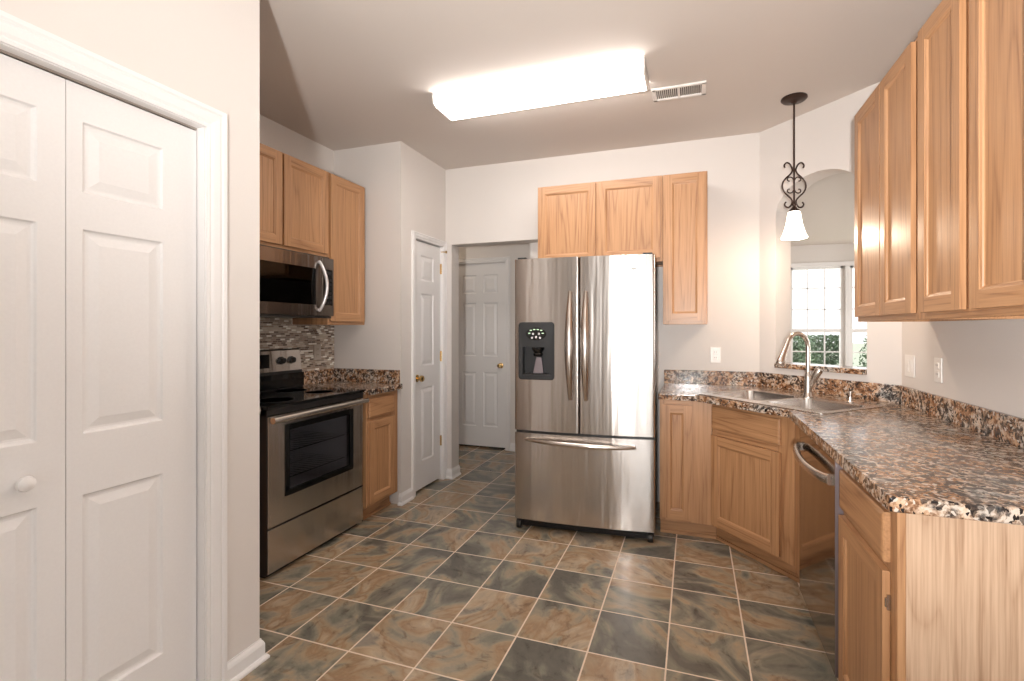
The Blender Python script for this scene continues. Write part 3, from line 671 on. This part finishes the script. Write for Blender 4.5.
# ================================================================== refrigerator
th = math.atan2(.051, .9035)
FW, FH = .905, 1.785
fr = thing('refrigerator', 'stainless steel french-door refrigerator with bottom freezer and black dispenser', 'refrigerator', (-1.128, 3.004, 0), th)
def bow(x): u = x / FW * 2 - 1; return -.022 * (1 - abs(u) ** 2.6)
m = MB(); m.box(.012, FW - .004, .075, .745, .05, 1.765); m.build('cabinet_body', M['grey_side'], fr, .004)
def fridge_panel(x0, x1, z0, z1, name, depth=.068, n=16, hole=None):
    m = MB(); R = .010
    xs = [x0 + (x1 - x0) * i / n for i in range(n + 1)]
    # small rounding towards the two vertical edges
    def yy(x):
        e = min(x - x0, x1 - x); k_ = max(0, 1 - e / R); return bow(x) + R * (1 - math.sqrt(max(0, 1 - k_ * k_)))
    xs = sorted(set(xs + [x0 + R * f for f in (.15, .4, .7, 1)] + [x1 - R * f for f in (.15, .4, .7, 1)] + ([hole[0], hole[1]] if hole else [])))
    for a, b in zip(xs, xs[1:]):
        segs = [(z0, z1)]
        if hole and a >= hole[0] - 1e-6 and b <= hole[1] + 1e-6: segs = [(z0, hole[2]), (hole[3], z1)]
        for za, zb in segs: m.add([(a, yy(a), za), (b, yy(b), za), (b, yy(b), zb), (a, yy(a), zb)], [(0, 1, 2, 3)], 0, True)
        m.quad((a, yy(a), z1), (b, yy(b), z1), (b, depth, z1), (a, depth, z1)); m.quad((a, yy(a), z0), (b, yy(b), z0), (b, depth, z0), (a, depth, z0))
    m.quad((x0, yy(x0), z0), (x0, yy(x0), z1), (x0, depth, z1), (x0, depth, z0)); m.quad((x1, yy(x1), z0), (x1, yy(x1), z1), (x1, depth, z1), (x1, depth, z0)); m.quad((x0, depth, z0), (x1, depth, z0), (x1, depth, z1), (x0, depth, z1))
    return m.build(name, M['steel'], fr, uv=True)
DZ0, DZ1 = .657, 1.785
hx0, hx1, hz0, hz1 = .034, .276, .992, 1.368
dl = fridge_panel(0, .434, DZ0, DZ1, 'door', hole=(hx0 + .02, hx1 - .02, 1.02, 1.215)); dr = fridge_panel(.440, FW, DZ0, DZ1, 'door')
fz = fridge_panel(0, FW, .070, .640, 'freezer_drawer')
m = MB(); m.box(.01, FW - .01, .012, .07, .63, .668); m.build('door_gasket', M['black_plastic'], fr)
for hx, par in ((.383, dl), (.483, dr)):
    m = MB(); y0 = bow(hx); n = 18; pts = []; rad = []
    for i in range(n + 1):
        u = i / n; z = .872 + (1.562 - .872) * u; pts.append((hx, y0 - .018 - .047 * math.sin(PI * u) ** .8, z)); rad.append(.009 + .013 * math.sin(PI * u))
    m.tube(pts, rad, 14, up=(1, 0, 0), flat=1.25); m.tube([(hx, y0 + .002, .885), (hx, y0 - .022, .878)], .009, 10); m.tube([(hx, y0 + .002, 1.549), (hx, y0 - .022, 1.556)], .009, 10)
    m.build('handle', M['nickel'], par)
m = MB(); n = 20; pts = []; rad = []
for i in range(n + 1):
    u = i / n; x = .082 + (.790 - .082) * u; pts.append((x, bow(x) - .018 - .045 * math.sin(PI * u) ** .8, .597 - .012 * u + .004)); rad.append(.009 + .009 * math.sin(PI * u))
m.tube(pts, rad, 12); m.tube([(.094, bow(.094) + .003, .60), (.088, bow(.09) - .022, .60)], .009, 10); m.tube([(.778, bow(.778) + .003, .589), (.785, bow(.78) - .022, .589)], .009, 10)
m.build('handle', M['nickel'], fz)
# dispenser
def disp():
    y = bow(.155)
    m = MB(); n = 5
    def rrect(x0, x1, z0, z1, r, bulge=0.0):
        pts = []
        for (cx, cz, a0) in ((x1 - r, z1 - r, 0), (x0 + r, z1 - r, PI / 2), (x0 + r, z0 + r, PI), (x1 - r, z0 + r, 1.5 * PI)):
            for k_ in range(n + 1):
                a = a0 + PI / 2 * k_ / n; pts.append((cx + r * math.cos(a), cz + r * math.sin(a)))
        return pts
    yb_, yf_ = y + .012, y - .010
    o1 = rrect(hx0, hx1, hz0, hz1, .022); o2 = rrect(hx0 + .006, hx1 - .006, hz0 + .006, hz1 - .006, .018)
    i1 = rrect(hx0 + .028, hx1 - .03, 1.022, 1.205, .008)
    N = len(o1)
    A_ = [(p[0], yb_, p[1]) for p in o1]; B_ = [(p[0], yf_ + .003, p[1]) for p in o1]; C_ = [(p[0], yf_, p[1]) for p in o2]; D_ = [(p[0], yf_ + .001, p[1]) for p in i1]; E_ = [(p[0], y + .055, p[1]) for p in i1]
    for a, b in ((A_, B_), (B_, C_), (C_, D_), (D_, E_)): m.add(a + b, [(i, (i + 1) % N, N + (i + 1) % N, N + i) for i in range(N)])
    m.add(E_, [list(range(N))])
    dp = m.build('dispenser', M['dark_grey'], dl); tag(dp, 'black ice and water dispenser panel')
    m = MB(); el = [(.155 + .068 * math.cos(a), 1.292 + .042 * math.sin(a)) for a in [2 * PI * k_ / 28 for k_ in range(28)]]
    m.prism(el, yf_ - .003, yf_ + .001, 'y'); m.build('control_panel', M['black_gloss'], dp, .001)
    m = MB()
    for cx, cz in ((.12, 1.315), (.143, 1.32), (.167, 1.32), (.19, 1.315), (.11, 1.296), (.2, 1.296)): m.box(cx - .007, cx + .007, yf_ - .0045, yf_ - .002, cz - .003, cz + .003)
    m.build('indicator', M['led'], dp)
    for cx, cz in ((.128, 1.266), (.182, 1.266), (.155, 1.27), (.135, 1.292), (.175, 1.292)):
        m = MB(); m.lathe([(.0075, 0), (.0075, -.002), (.006, -.0035), (.0001, -.004)], (cx, yf_ - .002, cz), 'y', 14); m.build('button', M['silver'], dp)
    m = MB(); m.prism([(.125, 1.030), (.195, 1.030), (.182, 1.14), (.148, 1.14)], y + .018, y + .034, 'y'); pd = m.build('paddle', M['edge'], dp, .004, 2)
    m = MB(); m.lathe([(.040, 0), (.042, -.012), (.032, -.03), (.022, -.04)], (.16, y + .024, 1.205), 'z', 20); m.lathe([(.030, -.04), (.034, -.046), (.028, -.06), (.014, -.062)], (.16, y + .024, 1.205), 'z', 20); m.build('chute', M['black_gloss'], dp)
    m = MB(); m.box(hx0 + .032, hx1 - .034, y - .004, y + .052, 1.022, 1.030)
    for i in range(7): x = hx0 + .05 + i * .022; m.box(x, x + .008, y - .006, y + .05, 1.030, 1.033)
    m.build('drip_tray', M['black_plastic'], dp)
disp()
# oval badge with two small wings
y = bow(.776) - .0012
m = MB(); el = [(.776 + .018 * math.cos(a), 1.699 + .011 * math.sin(a)) for a in [2 * PI * k_ / 20 for k_ in range(20)]]; m.prism(el, y, y + .004, 'y'); m.prism([(.745, 1.696), (.762, 1.692), (.762, 1.706)], y + .001, y + .005, 'y'); m.prism([(.807, 1.702), (.790, 1.706), (.790, 1.692)], y + .0005, y + .0085, 'y')
b_ = m.build('badge', M['chrome'], dr)
m = MB(); m.box(.02, FW - .02, .030, .075, .014, .064)
for i in range(3): m.box(.06, FW - .06, .025, .031, .018 + i * .013, .024 + i * .013)
m.build('toe_grille', M['black_plastic'], fr, .002)
for x in (.028, FW - .028):
    m = MB(); m.lathe([(.028, -.016), (.030, -.012), (.030, .012), (.028, .016)], (x, .022, .0305), 'x', 20); m.box(x - .02, x + .02, .03, .075, .03, .06); m.build('caster', M['black_plastic'], fr, .001)
for x in (.045, FW - .045):
    m = MB(); m.box(x - .03, x + .03, .02, .11, 1.787, 1.800); m.build('hinge_cover', M['dark_grey'], fr, .003)

# ================================================================== range
RX, RY0, RW = -2.146, 1.953, .778
rg = thing('range', 'stainless steel electric range with black glass cooktop and windowed oven door', 'range', (RX, RY0, 0), LR)
m = MB(); m.box(.0, .004, -.026, .548, .02, .895); m.box(RW - .004, RW, -.026, .548, .02, .895); m.box(.004, RW - .004, .535, .548, .02, .895); m.box(.004, RW - .004, .03, .535, .02, .035); m.box(.004, RW - .004, .03, .535, .29, .30); m.box(.004, RW - .004, .03, .535, .87, .895); m.build('body', M['black_plastic'], rg, .002)
m = MB(); m.box(.07, .075, .05, .505, .33, .84); m.box(RW - .075, RW - .07, .05, .505, .33, .84); m.box(.07, RW - .07, .505, .51, .33, .84); m.box(.07, RW - .07, .05, .505, .325, .33); m.build('oven_cavity', M['enamel'], rg)
for z in (.47, .62):
    m = MB()
    for i in range(16): x = .085 + i * (RW - .17) / 15; m.tube([(x, .06, z), (x, .49, z)], .0022, 6)
    for y_ in (.06, .28, .49): m.tube([(.078, y_, z), (RW - .078, y_, z)], .003, 6)
    m.build('oven_rack', M['chrome'], rg)
m = MB(); m.box(-.003, RW + .003, -.035, .553, .897, .916); ck = m.build('cooktop', M['black_gloss'], rg, .004, 2)
for bx, by, br in ((.2, .14, .105), (.57, .15, .085), (.2, .385, .085), (.57, .385, .10)):
    m = MB(); m.lathe([(br, .9162), (br, .9168), (br - .004, .9168), (br - .004, .9162)], (bx, by, 0), seg=40); m.build('burner_ring', M['dark_grey'], ck)
m = MB(); m.box(0, RW, -.022, .03, .862, .897); m.build('vent_strip', M['black_plastic'], rg, .004)
# oven door with a real opening
def slab_with_window(parent, x0, x1, z0, z1, wx0, wx1, wz0, wz1, y0, y1, name, mat):
    m = MB()
    for xa, xb, za, zb in ((x0, wx0, z0, z1), (wx1, x1, z0, z1), (wx0, wx1, z0, wz0), (wx0, wx1, wz1, z1)):
        m.quad((xa, y0, za), (xb, y0, za), (xb, y0, zb), (xa, y0, zb)); m.quad((xa, y1, za), (xb, y1, za), (xb, y1, zb), (xa, y1, zb))
    for x in (x0, wx0, wx1, x1):
        a, b = (z0, z1) if x in (x0, x1) else (wz0, wz1); m.quad((x, y0, a), (x, y1, a), (x, y1, b), (x, y0, b))
    for z in (z0, wz0, wz1, z1):
        a, b = (x0, x1) if z in (z0, z1) else (wx0, wx1); m.quad((a, y0, z), (b, y0, z), (b, y1, z), (a, y1, z))
    return m.build(name, mat, parent, .003, 2, uv=True)
od = slab_with_window(rg, .004, RW - .004, .272, .858, .112, .672, .408, .802, -.03, .022, 'oven_door', M['steel'])
def ring_frame(parent, x0, x1, z0, z1, t_, y0, y1, name, mat, bev=.002):
    m = MB(); m.box(x0, x0 + t_, y0, y1, z0, z1); m.box(x1 - t_, x1, y0, y1, z0, z1); m.box(x0 + t_, x1 - t_, y0, y1, z0, z0 + t_); m.box(x0 + t_, x1 - t_, y0, y1, z1 - t_, z1)
    return m.build(name, mat, parent, bev)
ring_frame(od, .112, .672, .408, .802, .034, -.0335, -.022, 'window_frame', M['black_gloss'])
m = MB(); m.box(.144, .640, -.026, -.023, .440, .770); m.build('window', M['oven_glass'], od)
m = MB(); hz = .842
m.tube([(.004, -.062, hz), (RW - .004, -.062, hz)], .0175, 16, flat=1.0); m.box(.03, .06, -.06, -.03, hz - .012, hz + .012); m.box(RW - .06, RW - .03, -.06, -.03, hz - .012, hz + .012)
m.build('handle', M['sink_steel'], od)
m = MB(); m.box(.004, RW - .004, -.03, .02, .030, .262); m.build('storage_drawer', M['steel'], rg, .004, 2, uv=True)
m = MB(); m.box(.02, RW - .02, .01, .03, .0, .03); m.box(.02, .06, .03, .54, 0, .02); m.box(RW - .06, RW - .02, .03, .54, 0, .02); m.build('foot_rail', M['black_plastic'], rg)
# back guard
m = MB(); m.prism([(.482, .916), (.552, .916), (.552, 1.180), (.524, 1.188), (.512, 1.180), (.494, 1.035)], 0, RW, 'x'); gd = m.build('backguard', M['black_plastic'], rg, .004, 2)
xf = None
m = MB(); m.prism([(.491, 1.038), (.5085, 1.178), (.512, 1.178), (.497, 1.038)], .006, RW - .006, 'x'); m.build('control_panel', M['steel'], gd, .001, uv=True)
def guard(z): return .491 + (z - 1.038) / .14 * .0175
for x in (.075, .16, .598, .684):
    m = MB(); yk = guard(1.11) - .001
    m.lathe([(.026, 0), (.026, -.006), (.021, -.01), (.019, -.026), (.0001, -.028)], (x, yk, 1.11), 'y', 24); m.box(x - .004, x + .004, yk - .033, yk - .02, 1.095, 1.128); m.build('control_knob', M['black_plastic'], gd)
m = MB(); m.box(.26, .50, guard(1.11) - .006, guard(1.11) + .006, 1.065, 1.155); ds = m.build('display', M['black_gloss'], gd, .002)
m = MB(); m.box(0.0, RW, .477, .482, .925, 1.02); m.build('reflector', M['black_gloss'], gd)

# ================================================================== microwave (front X = -2.33)
mw = thing('microwave', 'stainless over-the-range microwave with black window and curved silver handle', 'microwave', (-2.335, 1.940, 1.40), LR)
MW, MH = .752, .405
m = MB(); m.box(0, MW, .03, .365, .0, MH + .008); m.build('body', M['black_plastic'], mw, .003)
def curve_y(x): u = x / MW * 2 - 1; return -.006 * (1 - u * u)
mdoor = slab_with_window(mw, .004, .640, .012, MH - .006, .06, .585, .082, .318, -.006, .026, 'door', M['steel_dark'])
m = MB(); m.box(.06, .585, .000, .004, .082, .318); m.build('window', M['micro_glass'], mdoor)
m = MB(); m.box(.06, .585, .012, .024, .082, .318); m.build('window_screen', M['black_gloss'], mdoor)
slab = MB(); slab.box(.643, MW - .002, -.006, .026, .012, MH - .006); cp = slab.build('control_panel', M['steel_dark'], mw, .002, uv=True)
m = MB(); m.box(.655, MW - .016, -.0085, -.004, .082, .322); kp = m.build('keypad', M['black_gloss'], cp, .001)
m = MB(); m.box(.665, .725, -.0095, -.008, .285, .31); m.build('display', M['dark_grey'], kp)
for r_ in range(6):
    for c_ in range(3):
        m = MB(); x = .664 + c_ * .023; z = .095 + r_ * .03; m.box(x, x + .017, -.0098, -.008, z, z + .018); m.build('key', M['dark_grey'], kp)
m = MB(); pts = []; n = 18; rad = []
for i in range(n + 1):
    u = i / n; z = .045 + .32 * u; pts.append((.612 - .0 + .018 * math.sin(PI * u), -.012 - .045 * math.sin(PI * u) ** .8, z)); rad.append(.010)
m.tube(pts, rad, 12, up=(1, 0, 0)); m.tube([(.612, .0, .05), (.612, -.014, .047)], .011, 10); m.tube([(.612, .0, .36), (.612, -.014, .363)], .011, 10); m.build('handle', M['silver'], mdoor)
m = MB(); m.box(.02, MW - .02, .0, .03, -.004, .010); m.build('vent_grille', M['black_plastic'], mw)

# ================================================================== dishwasher
dw = thing('dishwasher', 'dark glossy stainless dishwasher with curved bar handle beside the sink cabinet', 'dishwasher', (.49, 2.525, 0), RR)
m = MB(); m.box(.004, .596, .02, .58, .09, .868); m.build('tub', M['grey_side'], dw)
m = MB(); m.box(.002, .598, -.024, .018, .115, .866); dd = m.build('door', M['steel_mirror'], dw, .004, 2)
m = MB(); m.box(.598, .601, -.024, .018, .115, .866); m.build('door_edge', M['edge'], dd)
m = MB(); m.box(.02, .58, .05, .07, .0, .10); m.build('toe_kick', M['black_plastic'], dw)
m = MB(); pts = []; n = 20
for i in range(n + 1):
    u = i / n; pts.append((.035 + .53 * u, -.034 - .034 * math.sin(PI * u) ** .5, .79 - .012 * math.sin(PI * u)))
m.tube(pts, .0135, 12, flat=1.3); m.box(.028, .052, -.040, -.02, .772, .806); m.box(.548, .572, -.040, -.02, .772, .806); m.build('handle', M['steel_mirror'], dd)
M['steel_handle'] = M['nickel']; dd.children[-1].data.materials[0] = M['nickel']

# ================================================================== ceiling fixtures
FLX0, FLX1, FLY0, FLY1 = -1.487, -.240, 2.552, 2.815
lt = thing('ceiling_light', 'long lit fluorescent wraparound ceiling light', 'ceiling light', ((FLX0 + FLX1) / 2, (FLY0 + FLY1) / 2, H), 0)
hw, hd_ = (FLX1 - FLX0) / 2, (FLY1 - FLY0) / 2
sec = [(-hd_, -.012), (-hd_ + .003, -.045), (-hd_ + .012, -.062), (-hd_ + .035, -.072), (hd_ - .035, -.072), (hd_ - .012, -.062), (hd_ - .003, -.045), (hd_, -.012)]
m = MB(); m.prism(sec, -hw + .012, hw - .012, 'x'); m.build('lens', M['lens'], lt)
m = MB(); m.box(-hw, hw, -hd_ + .02, hd_ - .02, -.012, -.001); m.build('housing', M['white_plastic'], lt)
sec2 = [(a * 1.012, b * 1.03 if b < -.02 else -.001) for a, b in sec]
for s_ in (-1, 1):
    m = MB(); m.prism(sec2, s_ * hw, s_ * (hw - .011), 'x'); m.build('end_cap', M['white_plastic'], lt, .001)
# return-air vent
vt = thing('ceiling_vent', 'small white slotted ceiling vent right of the fluorescent light', 'vent', (-.083, 2.998, H), 0)
m = MB(); a, b = .152, .078
m.box(-a, a, -b, -b + .02, -.012, 0); m.box(-a, a, b - .02, b, -.012, 0); m.box(-a, -a + .025, -b, b, -.012, 0); m.box(a - .025, a, -b, b, -.012, 0); m.box(-.008, .008, -b, b, -.011, 0); m.build('frame', M['white_plastic'], vt, .003)
m = MB(); m.box(-a + .02, a - .02, -b + .015, b - .015, -.003, -.001); m.build('duct_shade_sheet', M['shade_dark'], vt)  # flat sheet; the shade inside the duct is put into its dark colour
for i in range(22):
    x = -a + .032 + i * (2 * a - .064) / 21
    if abs(x) < .012: continue
    m = MB(); m.add([(x - .003, -b + .018, -.010), (x - .0015, -b + .018, -.010), (x + .003, -b + .018, -.003), (x + .0015, -b + .018, -.003), (x - .003, b - .018, -.010), (x - .0015, b - .018, -.010), (x + .003, b - .018, -.003), (x + .0015, b - .018, -.003)], [(0, 1, 2, 3), (4, 7, 6, 5), (0, 4, 5, 1), (1, 5, 6, 2), (2, 6, 7, 3), (3, 7, 4, 0)]); m.build('louver', M['white_plastic'], vt)

# pendant
pn = thing('pendant_light', 'bronze scrollwork pendant with lit white bell glass shade over the sink', 'pendant light', (.584, 3.317, H), 0)
m = MB(); m.lathe([(.072, 0), (.074, -.008), (.066, -.016), (.05, -.022), (.02, -.026), (.012, -.034)], seg=32); m.build('canopy', M['bronze'], pn)
m = MB(); m.tube([(0, 0, -.03), (0, 0, -.665)], .0055, 12); m.build('rod', M['bronze'], pn)
scz = -.40
cr = Vector((math.cos(.3261), math.sin(.3261), 0)) * 1.08
def spiral(c, r0, r1, a0, a1, n=18): return [(c[0] + (r0 + (r1 - r0) * i / n) * math.cos(a0 + (a1 - a0) * i / n), c[1] + (r0 + (r1 - r0) * i / n) * math.sin(a0 + (a1 - a0) * i / n)) for i in range(n + 1)]
def scroll(s_):
    # outer lyre: curls outwards at top, bulges, curls outwards at the bottom (u = sideways, v = height below canopy)
    top = spiral((.034, -.415), .010, .022, PI * 1.2, -PI * .0 + PI * .0, 12)
    path = [(.052, -.428), (.056, -.412), (.044, -.398), (.028, -.402), (.016, -.420), (.010, -.445), (.022, -.468), (.045, -.490), (.064, -.520), (.066, -.552), (.052, -.582), (.028, -.606), (.012, -.628), (.014, -.652), (.028, -.670), (.046, -.668), (.054, -.652), (.046, -.638)]
    out = []
    for i in range(len(path) - 1):
        p0, p1, p2, p3 = path[max(i - 1, 0)], path[i], path[i + 1], path[min(i + 2, len(path) - 1)]
        for q in range(4):
            t_ = q / 4; f = lambda a, b, c, d: .5 * ((2 * b) + (-a + c) * t_ + (2 * a - 5 * b + 4 * c - d) * t_ * t_ + (-a + 3 * b - 3 * c + d) * t_ ** 3)
            out.append((f(p0[0], p1[0], p2[0], p3[0]), f(p0[1], p1[1], p2[1], p3[1])))
    out.append(path[-1])
    ms = MB(); ms.tube([cr * (s_ * u) + Vector((0, 0, v)) for u, v in out], .0050, 8); ms.build('outer_scroll', M['bronze'], pn)
    for c_, a0, a1 in (((.026, -.502), PI * 1.0, -PI * .55), ((.026, -.566), -PI * 1.0, PI * .55)):
        ms = MB(); ms.tube([cr * (s_ * u) + Vector((0, 0, v)) for u, v in spiral(c_, .022, .006, a0, a1)], .0036, 8)
        ms.build('inner_scroll', M['bronze'], pn)
for s_ in (-1, 1): scroll(s_)
m = MB(); m.lathe([(.006, -.640), (.012, -.652), (.009, -.664), (.020, -.680), (.032, -.690), (.034, -.698)], seg=20); m.build('socket_cap', M['bronze'], pn)
m = MB(); prof = [(.030, -.690), (.036, -.706), (.041, -.735), (.047, -.775), (.058, -.815), (.068, -.843), (.076, -.856), (.073, -.860), (.065, -.848), (.054, -.815), (.043, -.775), (.037, -.735), (.030, -.705)]
m.lathe(prof, seg=36); m.build('glass_shade', M['bulb_glass'], pn)
pl = bpy.data.lights.new('pendant_bulb', 'POINT'); pl.energy = 5.5; pl.shadow_soft_size = .03; pl.color = (1.0, .80, .60)
plo = bpy.data.objects.new('pendant_bulb', pl); C.objects.link(plo); plo.parent = pn; plo.location = (0, 0, -.875)

hl = thing('hall_fill_lamp', 'added unseen flush ceiling lamp that brightens the hall behind the back wall opening', 'ceiling light', (-2.75, 4.42, H))  # invented lamp, out of view, put in to lift the dark hall
m = MB(); m.lathe([(.12, 0), (.12, -.02), (.115, -.025)], seg=28); m.build('base', M['white_plastic'], hl)
m = MB(); m.lathe([(.11, -.025), (.10, -.06), (.06, -.085), (.0001, -.092)], seg=28); m.build('lamp_shade', M['dim_glass'], hl)
hp = bpy.data.lights.new('hall_fill_bulb', 'POINT'); hp.energy = 2.0; hp.shadow_soft_size = .06; hp.color = (1.0, .86, .70)  # fill light of the added lamp
hpo = bpy.data.objects.new('hall_fill_bulb', hp); C.objects.link(hpo); hpo.parent = hl; hpo.location = (0, 0, -.15)

# ================================================================== outlets, switches
def plate(name, label, loc, rz, kind, wd=.072, hgt=.116, mat=None, cat='outlet'):
    t = thing(name, label, cat, loc, rz, 'wall plates' if cat == 'outlet' else None); mt = mat or M['white_plastic']
    m = MB(); m.box(-wd / 2, wd / 2, -.006, -.0005, -hgt / 2, hgt / 2); m.build('cover_plate', mt, t, .0025, 2)
    if kind == 'outlet':
        for z in (-.021, .021):
            m = MB(); m.box(-.016, .016, -.0085, -.005, z - .014, z + .014); r_ = m.build('receptacle', mt, t, .003, 2)
            for x in (-.006, .006): h = MB(); h.box(x - .0012, x + .0012, -.0088, -.0082, z - .003, z + .006); h.build('slot', M['dark_grey'], r_)
    elif kind == 'switch':
        n = 2 if wd > .1 else 1
        for i in range(n):
            x = (i - (n - 1) / 2) * .046; m = MB(); m.box(x - .016, x + .016, -.0085, -.005, -.033, .033); m.build('rocker', mt, t, .002, 2)
    return t
plate('wall_outlet', 'white duplex outlet on the back wall right of the refrigerator', (.154, YB, 1.131), 0, 'outlet')
plate('light_switch', 'wide white double switch plate on the right wall near the corner', (XR, 3.067, 1.128), RR, 'switch', wd=.118, cat='light switch')
plate('wall_outlet', 'narrow white outlet plate on the right wall under the upper cabinets', (XR, 2.754, 1.132), RR, 'outlet')
M['beige'] = plain('beige_plastic', (0.42, 0.36, 0.30), .35)
plate('wall_outlet', 'beige outlet plate set in the mosaic backsplash right of the range', (XL + .010, 2.94, 1.149), LR, 'outlet', mat=M['beige'])

# ================================================================== outdoors
m = MB(); m.box(-30, 40, 9.6, 60, -.4, -.2); struct('lawn', m, M['lawn'])
m = MB(); m.box(-30, 40, -40, -4.8, -.4, -.2); struct('patio', m, M['lawn'])
def shrub(x, y, r, h, label, seed):
    rn = random.Random(seed); t = thing('shrub', label, 'shrub', (x, y, -.2), 0, 'shrubs outside the dining window')
    m = MB(); m.tube([(0, 0, 0), (.02, 0, h * .3), (0, .03, h * .6)], [.05, .04, .02], 8); m.build('stem', M['bronze'], t)
    m = MB()
    for _ in range(3200):
        a = rn.uniform(0, 2 * PI); q = rn.random() ** .5; zz = rn.uniform(.08, 1); rad = r * q * math.sin(min(1, .25 + zz * .9) * PI * .62 + .35) * (.85 + .3 * rn.random())
        p = Vector((rad * math.cos(a), rad * math.sin(a), h * zz)); s_ = rn.uniform(.03, .06)
        u = Vector((rn.uniform(-1, 1), rn.uniform(-1, 1), rn.uniform(-1, 1))).normalized(); v = u.cross(Vector((rn.uniform(-1, 1), rn.uniform(-1, 1), 1))).normalized()
        m.quad(p - u * s_, p - v * s_ * .5, p + u * s_, p + v * s_ * .5)
    m.build('foliage', M['leaf'], t)
shrub(2.35, 13.4, .62, 1.35, 'dark green shrub outside the dining window, left of the sash mullion', 3)
shrub(3.42, 15.2, .60, 1.35, 'rounded shrub outside the dining window, near the middle of the panes', 4)
shrub(4.30, 13.2, .62, 1.45, 'dark green shrub outside the dining window, seen just left of the oak wall cabinet', 5)
